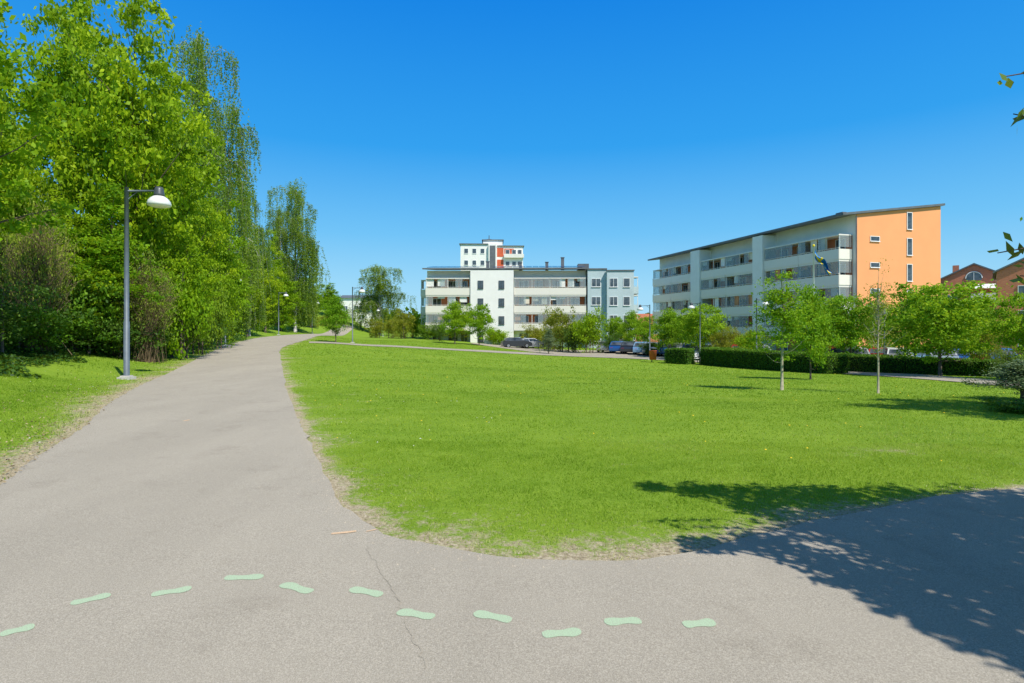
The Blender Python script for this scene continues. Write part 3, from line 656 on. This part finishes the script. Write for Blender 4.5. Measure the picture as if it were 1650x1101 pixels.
rf=MB(); e0,e1=-2.1,12.0; zr=lambda x:15.41+x*1.5/11.7
rf.add([(e0,-.35,zr(e0)),(e1,-.35,zr(e1)),(e1,42,zr(e1)),(e0,42,zr(e0)),(e0,-.35,zr(e0)+.24),(e1,-.35,zr(e1)+.24),(e1,42,zr(e1)+.24),(e0,42,zr(e0)+.24)],[(0,3,2,1),(4,5,6,7),(0,1,5,4),(1,2,6,5),(2,3,7,6),(3,0,4,7)])
ro=rf.obj('roof',M_roof,O)
for cx,cy in [(3,5),(4,20),(4,33)]:
    c=MB(); c.box(cx-.3,cx+.3,cy-.5,cy+.5,15.7,16.7); c.obj('chimney',M_roof,ro)
for bi,(y0,y1) in enumerate([(.5,12.15),(14.25,26.05),(28.65,40.6)]):
    w=MB(); w.box(-.06,-.003,y0,y1,-.5,13.2); w.obj('recessed_wall',M_terra,O)
    for k in range(1,5):
        zf=10.7-2.8*(4-k)
        ln=(y1-y0-.1)/2
        for h_ in range(2):
            balcony(O,-.065,y0+ln*(h_+1)+.1*h_,zf,ln,1.75,0,-math.pi/2,True,2,bi*20+k*2+h_,2.45)
    for k in range(0,5):
        zf=10.7-2.8*(4-k)
        for j in range(4): window(O,-.065,y0+1.5+j*2.9,zf+.35,1.2,1.9,-math.pi/2,M_frame,1)
for k in range(5):
    window(O,7.2,-.055,14.1-2.87*k,.62,1.8,0,M_frame,0)
    if k<4: window(O,2.4,-.055,12.6-2.85*k,1.15,.45,0,M_frame,0)
w=MB(); w.tube([(-.12,-.12,-.5),(-.12,-.12,15.2)],[.06,.06],8); w.obj('downpipe',M_roof,O)
def brick_house(px,d,wid,dep,hw,hr,rot,label):
    x,y=at(px,d); zg=-1.6; H=root('brick_house',(x,y,zg),rot,label,'house','red brick houses')
    w=MB(); w.prism([(0,-1),(wid,-1),(wid,hw),(wid/2,hr),(0,hw)],0,dep); w.obj('wall',M_brick,H)
    rf=MB(); t=.2; e=.35; sl=(hr-hw)/(wid/2)
    for sgn in (0,1):
        xs=[(-e),(wid/2)] if not sgn else [wid+e,wid/2]
        z0=hw-sl*e+.02; z1=hr+.02
        rf.add([(xs[0],-.3,z0),(xs[1],-.3,z1),(xs[1],dep+.3,z1),(xs[0],dep+.3,z0),(xs[0],-.3,z0+t),(xs[1],-.3,z1+t),(xs[1],dep+.3,z1+t),(xs[0],dep+.3,z0+t)],[(0,1,2,3),(4,7,6,5),(0,4,5,1),(1,5,6,2),(2,6,7,3),(3,7,4,0)])
    r_=rf.obj('roof',M_roof,H)
    c=MB(); c.box(wid*.3-.4,wid*.3+.4,dep*.5-.4,dep*.5+.4,hw,hr+.6); c.obj('chimney',M_brick,r_)
    nf=int(hw//2.9)
    for k in range(nf):
        for j in range(3): window(H,wid*(j+.6)/3.2+.3,-.005,2.9*k+1.0,1.2,1.4,0,M_frame,1)
    a=MB(); prof=[(-.9,0),(.9,0)]+[(math.cos(t_)*.9,.3+math.sin(t_)*.9) for t_ in np.linspace(0,math.pi,12)]
    a.prism(prof,-.06,0); g=a.obj('arched_window',M_glass,H,(wid/2,-.005,hw+.1))
    f=MB(); f.tube([(math.cos(t_)*.95,-.05,.3+math.sin(t_)*.95) for t_ in np.linspace(0,math.pi,14)],[.07]*14,5); f.box(-.03,.03,-.1,-.062,0,1.2); f.obj('frame',M_frame,g)
    b=MB(); b.box(wid*.45,wid*.95,-1.5,-.15,hw-3.2,hw-3.05); b.box(wid*.45,wid*.95,-1.5,-1.42,hw-3.04,hw-1.9); b.add([(wid*.43,-1.6,hw-1.2),(wid*.97,-1.6,hw-1.2),(wid*.97,-.15,hw-.5),(wid*.43,-.15,hw-.5)],[(0,1,2,3)]); b.obj('balcony',M_frame,H)
    return H
brick_house(1506,86,9.2,14,10.2,12.6,math.radians(-36),'red brick house with arched gable window and dark roof')
brick_house(1606,68,12,14,10.0,13.2,math.radians(-40),'red brick gabled house with pale balcony')
brick_house(1583,110,9,10,7.6,9.0,math.radians(-30),'small brick house with low gable roof')
def red_roof_house(px,d,wid,dep,hw,hr,label,wm,rm):
    x,y=at(px,d); H=root('house',(x,y,tz(x,y)-.5),0,label,'house')
    w=MB(); w.box(0,wid,0,dep,-1,hw); w.obj('wall',wm,H)
    rf=MB(); rf.add([(-.5,-.5,hw),(wid+.5,-.5,hw),(wid+.5,dep+.5,hw),(-.5,dep+.5,hw),(-.5,dep/2,hr),(wid+.5,dep/2,hr)],[(0,1,5,4),(2,3,4,5),(1,2,5),(3,0,4),(0,3,2,1)]); rf.obj('roof',rm,H)
    for k in range(max(1,int(hw//2.9))):
        for j in range(int(wid//3)): window(H,1.5+3*j,-.005,2.9*k+1,1.2,1.3,0,M_frame,1)
red_roof_house(1008,125,8,8,4.6,6.9,'low house with red clay tile roof',M_brick,M_rooft)
red_roof_house(548,160,9,8,4.6,5.6,'low white house on the grassy hill',M_white,M_roof)
red_roof_house(573,150,5,8,3.8,4.4,'white garage on the grassy hill',M_white,M_roof)
# ------------------------------------------------------------ cars
def car_meshes():
    body=MB(); W2=.88
    prof=[(-2.1,.35),(-2.12,.62),(-2.05,.9),(-1.3,.98),(1.05,1.0),(1.75,.88),(2.08,.7),(2.12,.4),(2.0,.25),(-1.95,.25)]
    body.prism(prof,-W2,W2)
    cab=[(-1.85,.97),(-1.5,1.38),(-.9,1.47),(.2,1.45),(1.1,.985)]
    k=len(cab); vs=[(x,-W2+.02+.17*((z-.95)/.5),z) for x,z in cab]+[(x,W2-.02-.17*((z-.95)/.5),z) for x,z in cab]
    body.add(vs,[(k*0+0,5,6,1),(1,6,7,2),(2,7,8,3),(3,8,9,4),(0,1,2,3,4),(9,8,7,6,5)])
    gl=MB()
    for s in (-1,1):
        def yy(z): return s*(W2-.02-.17*((z-.95)/.5)+.012)
        for q in ([(-1.62,1.03),(-1.38,1.34),(-.75,1.38),(-.62,1.03)],[(-.54,1.03),(-.66,1.38),(.15,1.37),(.85,1.03)]):
            f=[(x,yy(z),z) for x,z in q]; gl.add(f,[(0,1,2,3) if s>0 else (3,2,1,0)])
    gl.add([(.28,-.62,1.43),(.28,.62,1.43),(1.05,.74,1.03),(1.05,-.74,1.03)],[(0,3,2,1)]); gl.add([(-1.55,-.62,1.345),(-1.55,.62,1.345),(-1.84,.74,1.02),(-1.84,-.74,1.02)],[(0,1,2,3)])
    ty=MB(); n_=18; prof2=[(.2,-.1),(.31,-.1),(.325,-.06),(.325,.06),(.31,.1),(.2,.1)]
    vs=[(r_*math.cos(6.283*j/n_),y_,r_*math.sin(6.283*j/n_)) for r_,y_ in prof2 for j in range(n_)]
    fs=[(i*n_+j,i*n_+(j+1)%n_,(i+1)*n_+(j+1)%n_,(i+1)*n_+j) for i in range(5) for j in range(n_)]; ty.add(vs,fs)
    rm=MB(); rm.tube([(0,-.105,0),(0,.105,0)],[.2,.2],14)
    hl=MB(); hl.add([(0,-.16,-.08),(.02,.16,-.06),(-.12,.16,.08),(-.06,-.16,.08),(-.2,-.16,-.08),(-.2,.16,-.06),(-.3,.16,.08),(-.26,-.16,.08)],[(0,1,2,3),(4,7,6,5),(0,4,5,1),(1,5,6,2),(2,6,7,3),(3,7,4,0)])
    return body,gl.mesh('window',M_glass),ty.mesh('tyre',M_tyre,True),rm.mesh('rim',M_rim),hl.mesh('headlight',M_hl),hl.mesh('tail_light',M_tl)
cb,cg,ct,cr,ch,cl=car_meshes(); paints={}
CP={'silver':(.45,.47,.5),'dark grey':(.05,.055,.065),'blue':(.03,.12,.35),'red':(.4,.02,.02),'white':(.75,.75,.74),'black':(.015,.015,.018),'light blue':(.25,.42,.6)}
for c_,v_ in CP.items():
    m=mat('paint_'+c_.replace(' ','_'),v_,.25,.03,2,.3,.7); paints[c_]=cb.mesh('body',m)
def car(px,d,rot,c_):
    x,y=at(px,d); o=root('parked_car',(x,y,tz(x,y)+.04),rot,f'{c_} parked car in the parking area','car','cars in the parking area')
    put('body',paints[c_],o); put('window',cg,o)
    for sx in (-1.3,1.32):
        for sy in (-.8,.8):
            t=put('wheel',ct,o,(sx,sy,.325)); put('rim',cr,t)
    for s in (-.6,.6): put('headlight',ch,o,(2.1,s,.68)); put('tail_light',cl,o,(-2.11,s,.76),math.pi)
for a in [(832,80,.2,'dark grey'),(858,82,.15,'silver'),(843,86,.2,'light blue'),(978,72,1.2,'silver'),(997,70,1.25,'blue'),(1016,68,1.2,'dark grey'),(1034,66,1.3,'light blue'),(1052,64,1.2,'silver'),(1072,63,1.25,'blue'),(1092,62,1.2,'white'),
          (1006,80,.1,'dark grey'),(1112,58,1.3,'blue'),(1138,57,1.2,'silver'),(1165,56,1.25,'dark grey'),(1192,55,1.2,'red'),(1222,54,1.3,'silver'),(1345,48,1.25,'red'),(1375,47,1.2,'silver'),(1408,47,1.25,'red'),(1440,46,1.2,'white'),(1474,46,1.3,'light blue'),(1508,45,1.2,'silver'),(1540,45,1.25,'blue'),(1572,44.5,1.2,'red'),(1600,44,1.2,'blue')]:
    car(*a)
# ------------------------------------------------------------ small furniture
x,y=at(1311,46); FP=root('flagpole',(x,y,tz(x,y)),0,'tall white flagpole with gilt knob behind the hedge','flagpole')
mb=MB(); mb.tube([(0,0,0),(0,0,9.6)],[.08,.05],10); mb.obj('pole',M_frame,FP,smooth=True)
mb=MB(); mb.lathe([(0,9.58),(.08,9.65),(.1,9.72),(.06,9.8),(0,9.83)],0,0,12); mb.obj('knob',M_fyel,FP,smooth=True)
nu,nv=40,12; vs=[];fs=[];mi=[]
for j in range(nv+1):
    for i in range(nu+1):
        u=i/nu;v=j/nv; fold=math.sin(u*7+v*9)*.16*min(1,u*3)
        vs.append((.08+u*1.15+.12*math.sin(v*8)*u, -.05+fold*1.8, 9.4-v*.72*(1-.3*u)-u*1.7-.1*math.sin(u*9)))
for j in range(nv):
    for i in range(nu):
        fs.append((j*(nu+1)+i,j*(nu+1)+i+1,(j+1)*(nu+1)+i+1,(j+1)*(nu+1)+i)); u=(i+.5)/nu; v=(j+.5)/nv
        mi.append(1 if (.31<u<.42 or .4<v<.62) else 0)
mb=MB(); mb.v=vs; mb.f=fs; mb.m=mi; o=mb.obj('flag',[M_fblue,M_fyel],None,(x,y,tz(x,y)),math.radians(-10),True); tag(o,'blue flag with yellow cross hanging from the flagpole','flag')
x,y=G(1052,584); bn=root('litter_bin',(x,y,tz(x,y)),0,'red-brown litter bin on a post beside the path','bin',None,(1.25,1.25,1.15))
mb=MB(); mb.lathe([(.0,.2),(.24,.2),(.27,.9),(.29,.92),(.25,.93),(.22,.7)],0,0,16); mb.obj('container',M_bin,bn,smooth=True)
mb=MB(); mb.tube([(0,.3,0),(0,.3,1.15)],[.04,.04],8); mb.lathe([(0,1.2),(.28,1.12),(.29,1.08),(0,1.07)],0,0,16); mb.obj('lid',M_cap,bn)
def bench(px,py,rot):
    x,y=G(px,py); b=root('park_bench',(x,y,tz(x,y)),rot,'pale slatted park bench beside the hedge','bench','park benches')
    s=MB(); [s.box(-.9,.9,-.25+i*.12,-.15+i*.12,.43,.46) for i in range(4)]; s.obj('seat',M_frame,b)
    s=MB(); [s.box(-.9,.9,.27+i*.03,.3+i*.03,.55+i*.12,.64+i*.12) for i in range(3)]; s.obj('backrest',M_frame,b)
    for sx in (-.75,.75):
        l=MB(); l.box(sx-.03,sx+.03,-.22,-.17,0,.428); l.box(sx-.03,sx+.03,.22,.264,0,.9); l.box(sx-.03,sx+.03,-.168,.218,.38,.425); l.obj('leg',M_metal,b)
bench(1117,586,.5); bench(1122,581,.3)
x,y=at(1425,40); sg=root('notice_post',(x,y,tz(x,y)),.2,'slim dark metal post standing in the hedge','post')
mb=MB(); mb.tube([(0,0,0),(0,0,4.3)],[.05,.04],8); mb.obj('pole',M_metal,sg); mb=MB(); mb.box(-.12,.12,-.08,-.05,3.9,4.2); mb.obj('bracket',M_metal,sg)
# ------------------------------------------------------------ shade tree just outside, casting its shadow
SX,SY=.62,-.785; COT=1/math.tan(math.radians(52))
r=np.random.default_rng(101)
discs=[(1.5,5.9,.2),(2.0,5.75,.32),(2.6,5.6,.4),(3.2,5.6,.42),(4.0,5.45,.5),(4.8,5.3,.6),(1.45,4.25,.2),(1.9,4.25,.3),(2.2,3.8,.34),(2.6,4.6,.5),(2.7,3.5,.45),(3.2,4.4,.75),(3.2,3.0,.6),(4,4,1.0),(4.2,2.6,1.0),(5.2,3.6,1.2),(5.6,4.7,.8),(6.6,4.2,1.2),(6.8,5.6,.6),(3.0,2.35,.45),(5.6,2.2,1.2),(7.6,3.2,1.2),(3.9,4.9,.5),
       (2.45,2.95,.28),(2.7,2.6,.33),(2.45,2.3,.25),(3.2,1.8,.5),(2.3,3.3,.25),(3.0,5.1,.4),(3.6,5.0,.5),(2.3,5.2,.3),(3.6,3.5,.7),(3.5,2.5,.6),(4.6,4.9,.6),(3.0,3.9,.5)]
tr_base=Vector((7.4,-.9,0)); P_=[];cent=[]
for (sx,sy,rad) in discs:
    h=2.9+1.8*r.random()
    while True:
        cx=sx+SX*COT*h; cy=sy+SY*COT*h
        if cx-rad*1.6>.95*max(cy+rad,.2) or h>6.5: break
        h+=.1
    cent.append(Vector((cx,cy,h))); k=int(3600*rad*rad)+110
    q=r.normal(0,1,(k,3)); q/=np.linalg.norm(q,axis=1)[:,None]; q*=(r.random(k)**.45*rad)[:,None]*(.75+.5*r.random((k,1)))
    P_.append(q*np.array([1,1,.6])+np.array([cx,cy,h]))
P_=np.vstack(P_); P_=P_[P_[:,0]>.95*P_[:,1]+.05]
ST=root('shade_tree',tr_base,0,'leafy tree overhanging the path and casting dappled shade','tree')
tb_=MB(); top=Vector((6.0,-.4,4.6))-tr_base
tp=[Vector((0,0,-.1)),Vector((-.2,.1,1.3)),Vector((-.5,.1,2.6)),top*.75+Vector((0,0,.3)),top]; tb_.tube(tp,[.2,.16,.13,.1,.06],10)
for c in cent:
    e=c-tr_base; s=tp[2].lerp(tp[3],r.random()); mid=s.lerp(e,.5)+Vector((0,0,.3)); tb_.tube([s,mid,e],[.045,.03,.01],5,cap=False)
spr=[((3.3,3.0,3.05),(2.60,3.0,2.93)),((3.3,3.0,2.6),(2.66,3.02,2.74)),((3.4,3.0,2.15),(2.56,3.0,2.0)),((3.3,3.0,1.8),(2.68,3.0,1.88))]
SP=[]
for a,b in spr:
    a=Vector(a)-tr_base;b=Vector(b)-tr_base; tb_.tube([tp[3],(tp[3]+a)/2+Vector((0,0,.5)),a,b],[.03,.018,.009,.003],5,cap=False)
    for i in range(34):
        t=.1+.9*i/33; q=a.lerp(b,t)+Vector(r.normal(0,.03,3)); SP.append(tuple(q))
tb_.obj('trunk',M_bark,ST,smooth=True)
PP=np.vstack([P_-np.array(tr_base)]); put('crown',quad_mesh('crown',PP,.085,r.random(len(PP)),M_shrub,r,.35,.7),ST)
put('crown',quad_mesh('crown',np.array(SP),.07,r.random(len(SP)),M_twl,r,0,.5),ST)
# ------------------------------------------------------------ light, sky, camera
sun_el=math.radians(52); sv=Vector((math.cos(sun_el)*SX,math.cos(sun_el)*SY,math.sin(sun_el)))
L=bpy.data.lights.new('sun','SUN'); L.energy=5.0; L.angle=math.radians(.45); L.color=(1,.955,.87)
lo=bpy.data.objects.new('sun',L); lo.rotation_euler=(-sv).to_track_quat('-Z','Y').to_euler(); COL.objects.link(lo)
W_=bpy.data.worlds.new('World'); scene.world=W_; W_.use_nodes=True; n=W_.node_tree
sk=n.nodes.new('ShaderNodeTexSky'); sk.sky_type='NISHITA'; sk.sun_disc=False; sk.sun_elevation=sun_el; sk.sun_rotation=math.atan2(SX,SY); sk.air_density=1.0; sk.dust_density=.3; sk.ozone_density=1.5
tc=n.nodes.new('ShaderNodeTexCoord'); sx_=n.nodes.new('ShaderNodeSeparateXYZ'); n.links.new(tc.outputs['Generated'],sx_.inputs[0])
grad=ramp(n,sx_.outputs[2],[(0,(.42,.74,.95)),(.07,(.32,.69,.96)),(.16,(.15,.55,.95)),(.3,(.02,.36,.9)),(.5,(0,.24,.82)),(.66,(.07,.17,.36)),(1,(.1,.16,.27))])
mx=n.nodes.new('ShaderNodeMix'); mx.data_type='RGBA'; mx.inputs[0].default_value=.08
sc=n.nodes.new('ShaderNodeVectorMath'); sc.operation='SCALE'; sc.inputs['Scale'].default_value=1/.12; n.links.new(grad,sc.inputs[0])
n.links.new(sc.outputs[0],mx.inputs[6]); n.links.new(sk.outputs[0],mx.inputs[7])
n.links.new(mx.outputs[2],n.nodes['Background'].inputs[0]); n.nodes['Background'].inputs[1].default_value=.12
cam=bpy.data.cameras.new('camera'); cam.lens=36*F/1650; cam.sensor_width=36; cam.shift_y=-(550.5-HY)/1650; cam.clip_end=3000; cam.clip_start=.05
co=bpy.data.objects.new('camera',cam); co.location=(0,0,EYE); co.rotation_euler=(math.pi/2,0,0); COL.objects.link(co); scene.camera=co
scene.view_settings.view_transform='Standard'; scene.view_settings.look='None'; scene.view_settings.exposure=0
